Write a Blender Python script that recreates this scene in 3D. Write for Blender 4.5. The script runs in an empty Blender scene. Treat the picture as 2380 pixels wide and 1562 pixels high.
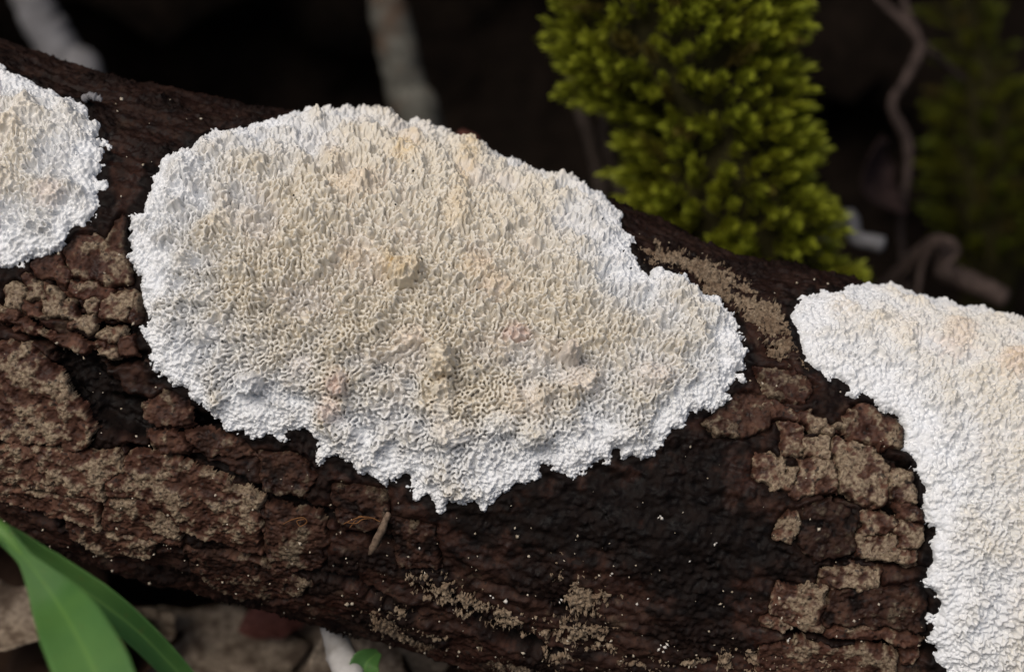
import bpy, math, random
import numpy as np
from mathutils import Vector, Matrix, Quaternion

# ------------------------------------------------------------------ camera / light
# every length below is in centimetres; CM turns it into metres when a mesh is made
CM = 0.01
PITCH = math.radians(35)
LENS, SENS = 70.0, 36.0
W_PX, H_PX = 2380.0, 1562.0            # the pixel frame used for measuring the photograph
FPX = W_PX * LENS / SENS
AX = np.array([1.0, 0, 0])
FW = np.array([0, math.cos(PITCH), -math.sin(PITCH)])
UP = np.array([0, math.sin(PITCH), math.cos(PITCH)])
D_AX = 10.9                            # camera to branch axis
R = 1.31                               # branch radius
LOGC = np.array([0.0, 0.0, 2.2])       # a point of the branch axis, 2.2 cm above the soil
CAM = LOGC - FW * D_AX + UP * ((991 - H_PX / 2) / FPX * D_AX)

sc = bpy.context.scene
cam_d = bpy.data.cameras.new('camera')
cam = bpy.data.objects.new('camera', cam_d)
sc.collection.objects.link(cam)
cam.matrix_world = Matrix(((AX[0], UP[0], -FW[0], CAM[0] * CM), (AX[1], UP[1], -FW[1], CAM[1] * CM),
                           (AX[2], UP[2], -FW[2], CAM[2] * CM), (0, 0, 0, 1)))
cam_d.lens = LENS
cam_d.sensor_width = SENS
cam_d.sensor_fit = 'HORIZONTAL'
cam_d.clip_start = 0.005
cam_d.clip_end = 500
cam_d.dof.use_dof = True
cam_d.dof.focus_distance = 10.15 * CM
cam_d.dof.aperture_fstop = 38
sc.camera = cam

SUN_EL, SUN_AZ = math.radians(57), math.radians(214)   # azimuth from +Y, clockwise
world = bpy.data.worlds.new('World')
sc.world = world
world.use_nodes = True
wn = world.node_tree
sky = wn.nodes.new('ShaderNodeTexSky')
sky.sky_type = 'NISHITA'
sky.sun_disc = False
sky.sun_elevation = SUN_EL
sky.sun_rotation = SUN_AZ
sky.dust_density = 5.0
wn.links.new(sky.outputs[0], wn.nodes['Background'].inputs[0])
wn.nodes['Background'].inputs[1].default_value = 0.07
sun_d = bpy.data.lights.new('sun', 'SUN')
sun_d.energy = 1.4
sun_d.angle = math.radians(30)
sun_d.color = (1.0, 0.95, 0.87)
sun = bpy.data.objects.new('sun', sun_d)
sc.collection.objects.link(sun)
sdir = Vector((math.sin(SUN_AZ) * math.cos(SUN_EL), math.cos(SUN_AZ) * math.cos(SUN_EL), math.sin(SUN_EL)))
sun.rotation_euler = sdir.to_track_quat('Z', 'Y').to_euler()
sun.location = sdir * 2
sc.view_settings.view_transform = 'Standard'
sc.view_settings.look = 'None'
sc.view_settings.gamma = 1
sc.view_settings.use_curve_mapping = False
sc.view_settings.exposure = 0.15
sc.cycles.use_denoising = True
sc.cycles.max_bounces = 6
sc.cycles.diffuse_bounces = 4
sc.cycles.use_adaptive_sampling = False

rng = np.random.default_rng(7)
random.seed(7)

# ------------------------------------------------------------------ geometry of the view and the branch
def at(px, py, depth):
    """world point (cm) seen at a photo pixel, at a given depth along the view axis"""
    return CAM + FW * depth + AX * ((px - W_PX / 2) / FPX * depth) + UP * ((H_PX / 2 - py) / FPX * depth)

TILT = math.radians(15.1)
LD = AX * math.cos(TILT) - UP * math.sin(TILT)      # along the branch
LB = AX * math.sin(TILT) + UP * math.cos(TILT)      # across it
LN = -FW                                            # out of it
_rel = CAM - LOGC
CU, CB, CN = _rel @ LD, _rel @ LB, _rel @ LN

FLAT = .90                             # the branch is oval: its depth is 0.69 of its height
QN = R / FLAT

BUMPS = [(-.95, 1.8, .50, .8, .085), (.95, 1.75, .50, .8, -.10), (-2.6, 1.8, .6, .8, -.04), (.1, .3, 1.2, .9, .03),
         (-2.0, -1.2, .7, .5, .04), (2.2, -.4, .8, .6, .03), (2.7, 1.8, .5, .6, -.06), (1.95, 1.85, .5, .5, -.085)]

def low(u, v):
    h = 0.0 * (u + v)
    for (a, b, su, sv, k) in BUMPS:
        h = h + k * np.exp(-((u - a) / su) ** 2 - ((v - b) / sv) ** 2)
    return h

def project(px, py, n=6):
    """photo pixel -> (u, v) on the branch: u along the axis, v = radius * angle"""
    dx, dy = (px - W_PX / 2) / FPX, (H_PX / 2 - py) / FPX
    du = dx * math.cos(TILT) - dy * math.sin(TILT)
    db = dx * math.sin(TILT) + dy * math.cos(TILT)
    r = R + .03
    for _ in range(n):
        a, b, c = QN * QN + db * db, -2 * CN * QN * QN + 2 * CB * db, CN * CN * QN * QN + CB * CB - r * r
        disc = b * b - 4 * a * c
        t = (-b - math.sqrt(max(disc, 0))) / (2 * a)
        nn, bb = (CN - t) * QN, CB + t * db
        ang = math.atan2(bb, nn)
        if disc < 0:
            ang += math.copysign(1.6 * (math.hypot(nn, bb) - r) / r, bb)
        u, v = CU + t * du, R * ang
        r = R + float(low(u, v)) + .03
    return u, v

def trace(pts):
    return np.array([project(x, y) for x, y in pts])

def surf(u, v, h):
    """point of the branch surface raised by h"""
    th = v / R
    h = low(u, v) + h
    nx, ny = np.cos(th) / FLAT, np.sin(th) / R
    q = np.sqrt(nx * nx + ny * ny)
    n = FLAT * np.cos(th) + h * nx / q
    b = R * np.sin(th) + h * ny / q
    return LOGC + u[..., None] * LD + n[..., None] * LN + b[..., None] * LB

# ------------------------------------------------------------------ noise fields
STEP = .0026
UMIN, VMIN = -3.6, -2.6
NU, NV = 2800, 2100
_fu = np.fft.fftfreq(NU, STEP)[:, None]
_fv = np.fft.rfftfreq(NV, STEP)[None, :]

def band(lam, bw=.3, su=1., sv=1., seed=0):
    """noise whose features repeat about every lam cm; su, sv stretch it"""
    g = np.random.default_rng(seed).standard_normal((NU, NV))
    f = np.sqrt((_fu * su) ** 2 + (_fv * sv) ** 2) + 1e-9
    s = np.exp(-(np.log(f * lam) / bw) ** 2 / 2)
    o = np.fft.irfft2(np.fft.rfft2(g) * s, s=(NU, NV))
    return (o / o.std()).astype(np.float32)

def fbm(lam, slope=1.6, lo=.01, su=1., sv=1., seed=0):
    g = np.random.default_rng(seed).standard_normal((NU, NV))
    f = np.sqrt((_fu * su) ** 2 + (_fv * sv) ** 2)
    s = 1 / (f ** 2 + (1 / lam) ** 2) ** (slope / 2) * np.exp(-(f * lo) ** 2)
    o = np.fft.irfft2(np.fft.rfft2(g) * s, s=(NU, NV))
    return (o / o.std()).astype(np.float32)

def samp(T, u, v):
    x = (u - UMIN) / STEP
    y = (v - VMIN) / STEP
    i, j = np.floor(x).astype(int), np.floor(y).astype(int)
    a, b = (x - i).astype(np.float32), (y - j).astype(np.float32)
    i0, i1, j0, j1 = i % NU, (i + 1) % NU, j % NV, (j + 1) % NV
    return (T[i0, j0] * (1 - a) * (1 - b) + T[i1, j0] * a * (1 - b) + T[i0, j1] * (1 - a) * b + T[i1, j1] * a * b)

def sstep(a, b, x):
    t = np.clip((x - a) / (b - a), 0, 1)
    return t * t * (3 - 2 * t)

T = {}
T['pore'] = band(.0250, .24, seed=1)
T['pore2'] = band(.036, .30, seed=2)
T['tooth'] = band(.070, .45, seed=3)
T['lump'] = band(.20, .45, seed=4)
T['edge'] = band(.05, .5, seed=5)
T['edge2'] = band(.17, .5, seed=6)
T['fuzz'] = band(.017, .3, seed=7)
T['slow'] = band(.6, .5, seed=8)
T['bark'] = fbm(.35, 2.4, .006, su=1.8, sv=.9, seed=9)
T['fine'] = fbm(.06, 2.0, .004, seed=10)
T['fibre'] = fbm(.12, 2.2, .004, su=6., sv=1., seed=11)
T['grain'] = band(.022, .4, seed=12)
T['crumb'] = band(.05, .6, seed=13)
T['lich'] = fbm(.16, 2.1, .006, seed=14)

# ------------------------------------------------------------------ polygons on the branch
def poly_sd(poly, u, v):
    """signed distance (positive inside) of grid points to a polygon in (u, v)"""
    best = np.full(u.shape, 1e9)
    inside = np.zeros(u.shape, bool)
    n = len(poly)
    for k in range(n):
        ax, ay = poly[k]
        bx, by = poly[(k + 1) % n]
        ex, ey = bx - ax, by - ay
        L = ex * ex + ey * ey + 1e-12
        t = np.clip(((u - ax) * ex + (v - ay) * ey) / L, 0, 1)
        best = np.minimum(best, (u - ax - t * ex) ** 2 + (v - ay - t * ey) ** 2)
        if ay != by:
            c = (ay > v) != (by > v)
            inside ^= c & (u < ax + (v - ay) * ex / (by - ay))
    d = np.sqrt(best)
    return np.where(inside, d, -d)

def line_d(line, u, v):
    best = np.full(u.shape, 1e9)
    for k in range(len(line) - 1):
        ax, ay = line[k]
        bx, by = line[k + 1]
        ex, ey = bx - ax, by - ay
        L = ex * ex + ey * ey + 1e-12
        t = np.clip(((u - ax) * ex + (v - ay) * ey) / L, 0, 1)
        best = np.minimum(best, (u - ax - t * ex) ** 2 + (v - ay - t * ey) ** 2)
    return np.sqrt(best)

def box_sd(poly, u, v, pad=.35):
    """poly_sd evaluated only near the polygon (far points get -pad)"""
    out = np.full(u.shape, -pad)
    lo, hi = poly.min(0) - pad, poly.max(0) + pad
    m = (u > lo[0]) & (u < hi[0]) & (v > lo[1]) & (v < hi[1])
    if m.any():
        out[m] = np.maximum(poly_sd(poly, u[m], v[m]), -pad)
    return out

# ------------------------------------------------------------------ mesh helpers
COL = sc.collection

def mesh_raw(name, V, F4, F3=None, attrs=None, smooth=True):
    me = bpy.data.meshes.new(name)
    V = np.asarray(V, np.float32) * CM
    n4 = 0 if F4 is None else len(F4)
    n3 = 0 if F3 is None else len(F3)
    me.vertices.add(len(V))
    me.vertices.foreach_set('co', V.ravel())
    idx = []
    if n4: idx.append(np.asarray(F4, np.int32).ravel())
    if n3: idx.append(np.asarray(F3, np.int32).ravel())
    idx = np.concatenate(idx)
    me.loops.add(len(idx))
    me.loops.foreach_set('vertex_index', idx)
    me.polygons.add(n4 + n3)
    st = np.concatenate([np.arange(n4) * 4, n4 * 4 + np.arange(n3) * 3]).astype(np.int32)
    me.polygons.foreach_set('loop_start', st)
    me.update(calc_edges=True)
    if smooth:
        me.polygons.foreach_set('use_smooth', np.ones(n4 + n3, bool))
    for k, a in (attrs or {}).items():
        at_ = me.attributes.new(k, 'FLOAT', 'POINT')
        at_.data.foreach_set('value', np.asarray(a, np.float32).ravel())
    me.validate()
    return me

def grid_mesh(name, P, fmask, attrs=None):
    """mesh from a grid of points, keeping the quads where fmask holds"""
    n, m = P.shape[:2]
    ii, jj = np.nonzero(fmask)
    a = ii * m + jj
    F = np.stack([a, a + m, a + m + 1, a + 1], 1)
    used = np.unique(F)
    remap = np.full(n * m, -1, np.int64)
    remap[used] = np.arange(len(used))
    at_ = {k: np.asarray(x).ravel()[used] for k, x in (attrs or {}).items()}
    return mesh_raw(name, P.reshape(-1, 3)[used], remap[F], None, at_)

def obj(name, me, mat=None, parent=None, **props):
    o = bpy.data.objects.new(name, me)
    COL.objects.link(o)
    if mat is not None and me is not None and not me.materials:
        me.materials.append(mat)
    if parent is not None:
        o.parent = parent
    for k, v in props.items():
        o[k] = v
    return o

def thing(name, label, cat, group=None, loc=None):
    o = bpy.data.objects.new(name, None)
    COL.objects.link(o)
    o.empty_display_size = .005
    o['label'] = label
    o['category'] = cat
    if group: o['group'] = group
    return o

def frames(P):
    P = np.asarray(P, float)
    Tn = np.gradient(P, axis=0)
    Tn /= np.linalg.norm(Tn, axis=1)[:, None]
    ref = np.array([0.31, .22, .93])
    if abs(Tn[0] @ ref) > .9: ref = np.array([1., 0, 0])
    A = []
    a = ref - Tn[0] * (ref @ Tn[0])
    for t in Tn:
        a = a - t * (a @ t)
        a /= np.linalg.norm(a)
        A.append(a.copy())
    A = np.array(A)
    return P, Tn, A, np.cross(Tn, A)

def resample(P, n):
    """smooth curve through points (Catmull-Rom)"""
    P = np.asarray(P, float)
    k = len(P)
    Q = np.vstack([2 * P[0] - P[1], P, 2 * P[-1] - P[-2]])
    out = []
    for s in np.linspace(0, k - 1 - 1e-6, n):
        i = int(s); t = s - i
        p0, p1, p2, p3 = Q[i], Q[i + 1], Q[i + 2], Q[i + 3]
        out.append(.5 * (2 * p1 + (p2 - p0) * t + (2 * p0 - 5 * p1 + 4 * p2 - p3) * t * t + (3 * p1 - p0 - 3 * p2 + p3) * t ** 3))
    return np.array(out)

def tube_mesh(name, pts, radii, seg=12, n=40, rough=.08, seed=0, flat=1.0, raw=False):
    g = np.random.default_rng(seed)
    P = resample(pts, n)
    r = np.interp(np.linspace(0, 1, n), np.linspace(0, 1, len(radii)), radii)
    P, Tn, A, B = frames(P)
    th = np.arange(seg) / seg * 2 * math.pi
    lump = g.standard_normal((n, seg))
    lump = (lump + np.roll(lump, 1, 0) + np.roll(lump, 1, 1) + np.roll(lump, -1, 0) + np.roll(lump, -1, 1)) / 2.2
    rr = r[:, None] * (1 + rough * lump)
    V = P[:, None] + rr[..., None] * (np.cos(th)[None, :, None] * A[:, None] + flat * np.sin(th)[None, :, None] * B[:, None])
    V = V.reshape(-1, 3)
    i, j = np.meshgrid(np.arange(n - 1), np.arange(seg), indexing='ij')
    F = np.stack([i * seg + j, i * seg + (j + 1) % seg, (i + 1) * seg + (j + 1) % seg, (i + 1) * seg + j], -1).reshape(-1, 4)
    c0, c1 = len(V), len(V) + 1
    V = np.vstack([V, P[0] - Tn[0] * r[0] * .35, P[-1] + Tn[-1] * r[-1] * .35])
    j = np.arange(seg)
    F3 = np.vstack([np.stack([np.full(seg, c0), (j + 1) % seg, j], 1),
                    np.stack([np.full(seg, c1), (n - 1) * seg + j, (n - 1) * seg + (j + 1) % seg], 1)])
    if raw: return V, F, F3
    return mesh_raw(name, V, F, F3)

# ------------------------------------------------------------------ material helpers
class NT:
    def __init__(s, name):
        s.m = bpy.data.materials.new(name)
        s.m.use_nodes = True
        s.t = s.m.node_tree
        s.b = s.t.nodes['Principled BSDF']
        s.tc = s.t.nodes.new('ShaderNodeTexCoord')
    def put(s, sock, v):
        if isinstance(v, bpy.types.NodeSocket): s.t.links.new(v, sock)
        elif v is not None: sock.default_value = (*v, 1.0) if isinstance(v, tuple) and len(v) == 3 and sock.type == 'RGBA' else v
    def attr(s, name):
        n = s.t.nodes.new('ShaderNodeAttribute'); n.attribute_name = name
        return n.outputs['Fac']
    def noise(s, lam, detail=4., rough=.55, off=0., stretch=None):
        """noise with features about lam cm across"""
        mp = s.t.nodes.new('ShaderNodeMapping')
        s.t.links.new(s.tc.outputs['Object'], mp.inputs['Vector'])
        mp.inputs['Location'].default_value = (off, off * 1.7, -off)
        if stretch is not None: mp.inputs['Scale'].default_value = stretch
        n = s.t.nodes.new('ShaderNodeTexNoise')
        s.t.links.new(mp.outputs[0], n.inputs['Vector'])
        n.inputs['Scale'].default_value = 1 / (lam * CM)
        n.inputs['Detail'].default_value = detail
        n.inputs['Roughness'].default_value = rough
        return n.outputs['Fac']
    def ramp(s, fac, stops):
        n = s.t.nodes.new('ShaderNodeValToRGB')
        s.t.links.new(fac, n.inputs[0])
        e = n.color_ramp.elements
        while len(e) < len(stops): e.new(.5)
        for el, (p, c) in zip(e, stops):
            el.position = p
            el.color = (*c, 1) if isinstance(c, tuple) else (c, c, c, 1)
        return n.outputs[0]
    def mix(s, fac, a, b, mode='MIX'):
        n = s.t.nodes.new('ShaderNodeMix'); n.data_type = 'RGBA'; n.blend_type = mode
        s.put(n.inputs[0], fac); s.put(n.inputs[6], a); s.put(n.inputs[7], b)
        return n.outputs[2]
    def math(s, op, a, b=None, clamp=False):
        n = s.t.nodes.new('ShaderNodeMath'); n.operation = op; n.use_clamp = clamp
        s.put(n.inputs[0], a)
        if b is not None: s.put(n.inputs[1], b)
        return n.outputs[0]
    def bump(s, h, strength=.5, dist=.01):
        n = s.t.nodes.new('ShaderNodeBump')
        n.inputs['Strength'].default_value = strength
        n.inputs['Distance'].default_value = dist * CM
        s.t.links.new(h, n.inputs['Height'])
        s.t.links.new(n.outputs[0], s.b.inputs['Normal'])
    def done(s, col, rough=.7, spec=.3, sss=0, sss_r=None, trans=0):
        s.put(s.b.inputs['Base Color'], col)
        s.put(s.b.inputs['Roughness'], rough)
        s.put(s.b.inputs['Specular IOR Level'], spec)
        if sss:
            s.b.inputs['Subsurface Weight'].default_value = sss
            s.b.inputs['Subsurface Radius'].default_value = sss_r
            s.b.inputs['Subsurface Scale'].default_value = CM
        return s.m

def rnd(nt):
    n = nt.t.nodes.new('ShaderNodeObjectInfo')
    return n.outputs['Random']

# fungus: white growing rim, cream pores, ochre knobs
nt = NT('crust_fungus_flesh')
c = nt.mix(nt.attr('cream'), (.805, .82, .84), (.765, .71, .61))
c = nt.mix(nt.attr('warm'), c, (.70, .52, .27))
c = nt.mix(nt.attr('pink'), c, (.66, .48, .42))
n1 = nt.noise(.09, 3)
c = nt.mix(nt.ramp(n1, [(.35, 0.), (.75, .22)]), c, (.70, .66, .60))
nt.bump(nt.noise(.012, 2), .25, .004)
M_FUN = nt.done(c, .62, .25)

# bark
def bark_mat(name, plate):
    nt = NT(name)
    n_big, n_mid, n_fine = nt.noise(.35, 4), nt.noise(.07, 5, .62, 3), nt.noise(.018, 3, .6, 7)
    if plate:
        brown = nt.ramp(n_mid, [(.30, (.024, .010, .007)), (.50, (.088, .040, .026)), (.72, (.19, .095, .060))])
    else: brown = nt.ramp(n_mid, [(.30, (.012, .0055, .004)), (.50, (.045, .020, .0135)), (.72, (.11, .052, .033))])
    red = nt.ramp(n_fine, [(.35, (.018, .006, .004)), (.65, (.080, .027, .016))])
    c = nt.mix(nt.ramp(n_big, [(.4, 0.), (.65, .7)]), brown, red)
    tan = nt.ramp(n_fine, [(.30, (.06, .038, .026)), (.46, (.19, .135, .09)), (.72, (.37, .295, .20))])
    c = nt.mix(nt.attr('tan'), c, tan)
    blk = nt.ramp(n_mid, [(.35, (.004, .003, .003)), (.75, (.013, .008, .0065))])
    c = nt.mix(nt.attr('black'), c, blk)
    pit = nt.ramp(nt.noise(.03, 2, .5, 11), [(.62, 0.), (.68, .8)])
    c = nt.mix(pit, c, (.012, .009, .008))
    nt.bump(n_fine, .5, .005)
    rough = nt.ramp(n_mid, [(.3, .42), (.7, .8)])
    return nt.done(c, rough, nt.ramp(nt.attr('black'), [(0., .22), (1., .08)]))
M_BARK = bark_mat('wet_dark_bark', False)
M_PLATE = bark_mat('red_brown_bark_plate', True)

nt = NT('tan_crumb_crust')
nf = nt.noise(.02, 4, .65)
c = nt.ramp(nf, [(.3, (.06, .042, .030)), (.5, (.21, .155, .105)), (.72, (.36, .285, .205))])
c = nt.mix(nt.ramp(nt.noise(.12, 3, .5, 5), [(.45, 0.), (.7, .6)]), c, (.10, .055, .032))
nt.bump(nf, .5, .006)
M_TAN = nt.done(c, .85, .15)

def flat_mat(name, lo, hi, lam=.1, rough=.7, spec=.25, stretch=None, lo2=None, vary=None, sss=0):
    nt = NT(name)
    f = nt.noise(lam, 4, .6, stretch=stretch)
    c = nt.ramp(f, [(.3, lo), (.7, hi)])
    if lo2 is not None:
        c = nt.mix(nt.ramp(nt.noise(lam * 4, 3, .5, 4), [(.45, 0.), (.6, .85)]), c, lo2)
    if vary is not None:
        c = nt.mix(nt.math('MULTIPLY', rnd(nt), .8), c, vary)
    nt.bump(f, .3, lam * .12)
    return nt.done(c, rough, spec)

M_SOIL = flat_mat('dark_humus', (.004, .003, .0024), (.014, .0095, .007), .15, .95, .05)
M_LEAF_DARK = flat_mat('brown_leaf_litter', (.022, .012, .008), (.06, .034, .022), .2, .8, .15, lo2=(.015, .009, .007), vary=(.035, .02, .013))
M_LEAF_PALE = flat_mat('pale_dead_leaf', (.14, .105, .075), (.46, .37, .28), .06, .75, .2, lo2=(.10, .068, .048))
M_LEAF_DUSK = flat_mat('dull_pinkish_leaf', (.02, .013, .012), (.06, .037, .034), .12, .8, .1)
M_LEAF_PINK = flat_mat('reddish_dead_leaf', (.09, .03, .024), (.19, .075, .06), .12, .7, .2)
M_GREY = flat_mat('grey_green_stem', (.06, .057, .048), (.15, .145, .125), .12, .75, .2, lo2=(.09, .055, .035))
M_PALE = flat_mat('pale_grey_stem', (.15, .145, .15), (.27, .265, .28), .2, .7, .2)
M_BONE = flat_mat('pale_bare_wood', (.30, .28, .26), (.55, .53, .51), .15, .7, .2)
M_ROOT = flat_mat('brown_root', (.028, .019, .016), (.085, .06, .052), .08, .8, .2)
M_TWIG = flat_mat('dry_twig', (.05, .033, .024), (.24, .17, .12), .035, .8, .2)
M_DSTEM = flat_mat('dark_stem', (.02, .014, .011), (.05, .037, .03), .1, .8, .2)
M_FIBRE = flat_mat('orange_fibre', (.12, .05, .018), (.24, .11, .04), .05, .7, .2)
M_GRIT = flat_mat('pale_grit', (.25, .19, .12), (.62, .55, .45), .03, .6, .3)
M_SPECK = flat_mat('black_speck', (.008, .007, .006), (.02, .016, .013), .03, .5, .3)

nt = NT('moss_leaf')
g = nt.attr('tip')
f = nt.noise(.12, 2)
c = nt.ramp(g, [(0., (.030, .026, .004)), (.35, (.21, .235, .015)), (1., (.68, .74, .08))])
c = nt.mix(nt.math('MULTIPLY', rnd(nt), .5), c, (.24, .23, .012), 'MIX')
c = nt.mix(nt.ramp(rnd(nt), [(.90, 0.), (.93, .8)]), c, (.10, .065, .02), 'MIX')
nt.b.inputs['Transmission Weight'].default_value = 0
M_MOSS = nt.done(c, .5, .25)
# thin leaves let light through
tr = nt.t.nodes.new('ShaderNodeBsdfTranslucent'); nt.t.links.new(c, tr.inputs[0])
mx = nt.t.nodes.new('ShaderNodeMixShader'); mx.inputs[0].default_value = .42
nt.t.links.new(nt.b.outputs[0], mx.inputs[1]); nt.t.links.new(tr.outputs[0], mx.inputs[2])
nt.t.links.new(mx.outputs[0], nt.t.nodes['Material Output'].inputs[0])
M_MOSSCORE = flat_mat('moss_core', (.012, .010, .004), (.03, .026, .008), .1, .9, .1)

M_MOSS_SHADE = M_MOSS.copy(); M_MOSS_SHADE.name = 'shade_painted_moss_leaf'  # same moss, with the shade on the far stem painted in as darker greens
for nd in M_MOSS_SHADE.node_tree.nodes:
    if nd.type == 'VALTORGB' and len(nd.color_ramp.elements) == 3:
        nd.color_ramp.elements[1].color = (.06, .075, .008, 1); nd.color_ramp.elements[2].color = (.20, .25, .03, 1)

def blade_mat(name, a, b, mid):
    nt = NT(name)
    f = nt.noise(.25, 3, .5)
    c = nt.ramp(f, [(.3, a), (.7, b)])
    c = nt.mix(nt.ramp(nt.attr('rib'), [(.0, .85), (.10, 0.)]), c, mid)
    st = nt.math('SINE', nt.math('MULTIPLY', nt.attr('rib'), 85.))
    c = nt.mix(nt.math('MULTIPLY', nt.math('ADD', st, 1.), .10), c, mid)
    c = nt.mix(nt.ramp(nt.noise(.05, 4, .7, 9), [(.60, 0.), (.72, .55)]), c, (.13, .15, .04))
    c = nt.mix(nt.ramp(nt.noise(.6, 3, .6, 2), [(.45, 0.), (.7, .45)]), c, mid)
    nt.bump(st, .25, .004)
    m = nt.done(c, .5, .3)
    tr = nt.t.nodes.new('ShaderNodeBsdfTranslucent'); nt.t.links.new(c, tr.inputs[0])
    mx = nt.t.nodes.new('ShaderNodeMixShader'); mx.inputs[0].default_value = .3
    nt.t.links.new(nt.b.outputs[0], mx.inputs[1]); nt.t.links.new(tr.outputs[0], mx.inputs[2])
    nt.t.links.new(mx.outputs[0], nt.t.nodes['Material Output'].inputs[0])
    return m
M_BLADE = blade_mat('green_grass_blade', (.055, .155, .04), (.09, .215, .055), (.15, .30, .065))

# ------------------------------------------------------------------ outlines measured on the photograph
OUT_MAIN = [(640, 270), (665, 262), (700, 262), (735, 255), (775, 240), (790, 215), (815, 195), (835, 180), (870, 180), (890, 185),
    (905, 190), (940, 195), (965, 205), (975, 225), (1000, 235), (1030, 245), (1065, 260), (1085, 280), (1110, 290), (1150, 310),
    (1175, 325), (1215, 335), (1245, 350), (1270, 365), (1310, 385), (1340, 405), (1370, 430), (1410, 460), (1445, 512), (1465, 545),
    (1478, 575), (1485, 605), (1510, 625), (1545, 622), (1580, 632), (1610, 645), (1630, 660), (1645, 680), (1670, 690), (1695, 715),
    (1715, 735), (1722, 765), (1735, 790), (1738, 820), (1730, 855), (1715, 880), (1700, 905), (1680, 930), (1650, 950), (1610, 960),
    (1590, 1000), (1560, 1015), (1520, 1045), (1490, 1070), (1465, 1065), (1440, 1050), (1415, 1070), (1380, 1085), (1350, 1100),
    (1320, 1118), (1295, 1110), (1290, 1090), (1265, 1088), (1255, 1110), (1225, 1130), (1180, 1145), (1165, 1170), (1140, 1185),
    (1100, 1180), (1060, 1182), (1020, 1192), (1005, 1170), (990, 1165), (965, 1155), (950, 1130), (940, 1108), (910, 1133),
    (870, 1115), (840, 1105), (800, 1085), (770, 1070), (740, 1080), (735, 1060), (725, 1035), (700, 1010), (675, 1005), (660, 1030),
    (620, 1015), (585, 1025), (550, 1005), (510, 985), (480, 960), (450, 935), (435, 915), (400, 905), (375, 875), (350, 845),
    (340, 810), (330, 780), (335, 745), (330, 710), (335, 680), (318, 640), (315, 610), (300, 570), (302, 530), (305, 500),
    (325, 485), (330, 450), (345, 430), (360, 400), (355, 385), (375, 365), (410, 345), (440, 325), (470, 305), (510, 295),
    (560, 290), (600, 285)]
OUT_LEFT = [(0, 150), (20, 155), (50, 170), (75, 175), (100, 195), (130, 205), (160, 220), (200, 240), (215, 260), (235, 290),
    (243, 320), (240, 350), (243, 390), (238, 430), (235, 470), (225, 495), (195, 515), (175, 530), (155, 560), (130, 575), (95, 585),
    (65, 600), (45, 610), (30, 632), (0, 628), (-60, 640), (-150, 600), (-210, 500), (-220, 300), (-140, 140), (-60, 125)]
OUT_RIGHT = [(1838, 735), (1845, 712), (1860, 695), (1880, 683), (1920, 672), (1960, 672), (1990, 655), (2050, 640), (2110, 640),
    (2150, 640), (2250, 650), (2330, 665), (2420, 690), (2560, 720), (2600, 1000), (2600, 1700), (2300, 1800), (2187, 1640), (2187, 1561),
    (2167, 1511), (2157, 1445), (2180, 1405), (2150, 1372), (2160, 1310), (2167, 1232), (2153, 1185), (2133, 1095), (2107, 1045),
    (2110, 990), (2090, 965), (2050, 945), (2025, 915), (1995, 912), (1960, 890), (1920, 870), (1885, 850), (1870, 820), (1855, 790), (1850, 760)]
P_MAIN, P_LEFT, P_RIGHT = trace(OUT_MAIN), trace(OUT_LEFT), trace(OUT_RIGHT)

CRUSTS = [
    ('tan crumbly crust running between the big pale crust and the upper edge of the branch',
     [(1480, 580), (1500, 572), (1530, 570), (1590, 582), (1647, 600), (1687, 619), (1728, 643), (1751, 669), (1801, 703), (1835, 730),
      (1848, 770), (1865, 800), (1885, 845), (1855, 832), (1805, 823), (1775, 776), (1740, 750), (1690, 700), (1640, 665), (1580, 620), (1500, 612)], .035, -.9),
    ('tan star-shaped crumbly crust on the black bark beside a small dark hole',
     [(1294, 1305), (1314, 1302), (1337, 1322), (1360, 1322), (1377, 1308), (1373, 1332), (1367, 1358), (1390, 1372), (1407, 1395),
      (1380, 1432), (1340, 1445), (1320, 1438), (1314, 1378), (1297, 1345)], .04, .1),
    ('tan crumbly crust spreading just under the star-shaped crust',
     [(1245, 1480), (1290, 1450), (1360, 1448), (1420, 1460), (1425, 1495), (1380, 1512), (1330, 1495), (1275, 1490)], .03, .15),
    ('slanting strip of tan crumbs in a bark groove under the big pale crust',
     [(957, 1345), (1010, 1355), (1094, 1395), (1144, 1418), (1204, 1452), (1200, 1478), (1160, 1462), (1094, 1428), (1027, 1408), (967, 1378)], .035, .2),
    ('dull tan crumb patch on the underside of the branch above the pale twig',
     [(867, 1428), (927, 1405), (944, 1445), (1027, 1495), (1027, 1538), (960, 1512), (870, 1472)], .03, .25),
    ('broad band of brown crumbs along the bottom of the branch',
     [(1090, 1530), (1250, 1512), (1400, 1525), (1600, 1540), (1800, 1510), (1950, 1530), (1950, 1640), (1100, 1640)], .03, .4),
]
CR_P = [trace(c[1]) for c in CRUSTS]

def zl(pts): return [(x * .209, 653 + y * .209) for x, y in pts]                 # pixels of the enlarged left part
def zr(pts): return [(1567.5 + x * .4144, 914 + y * .4144) for x, y in pts]      # pixels of the enlarged lower right part
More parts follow.
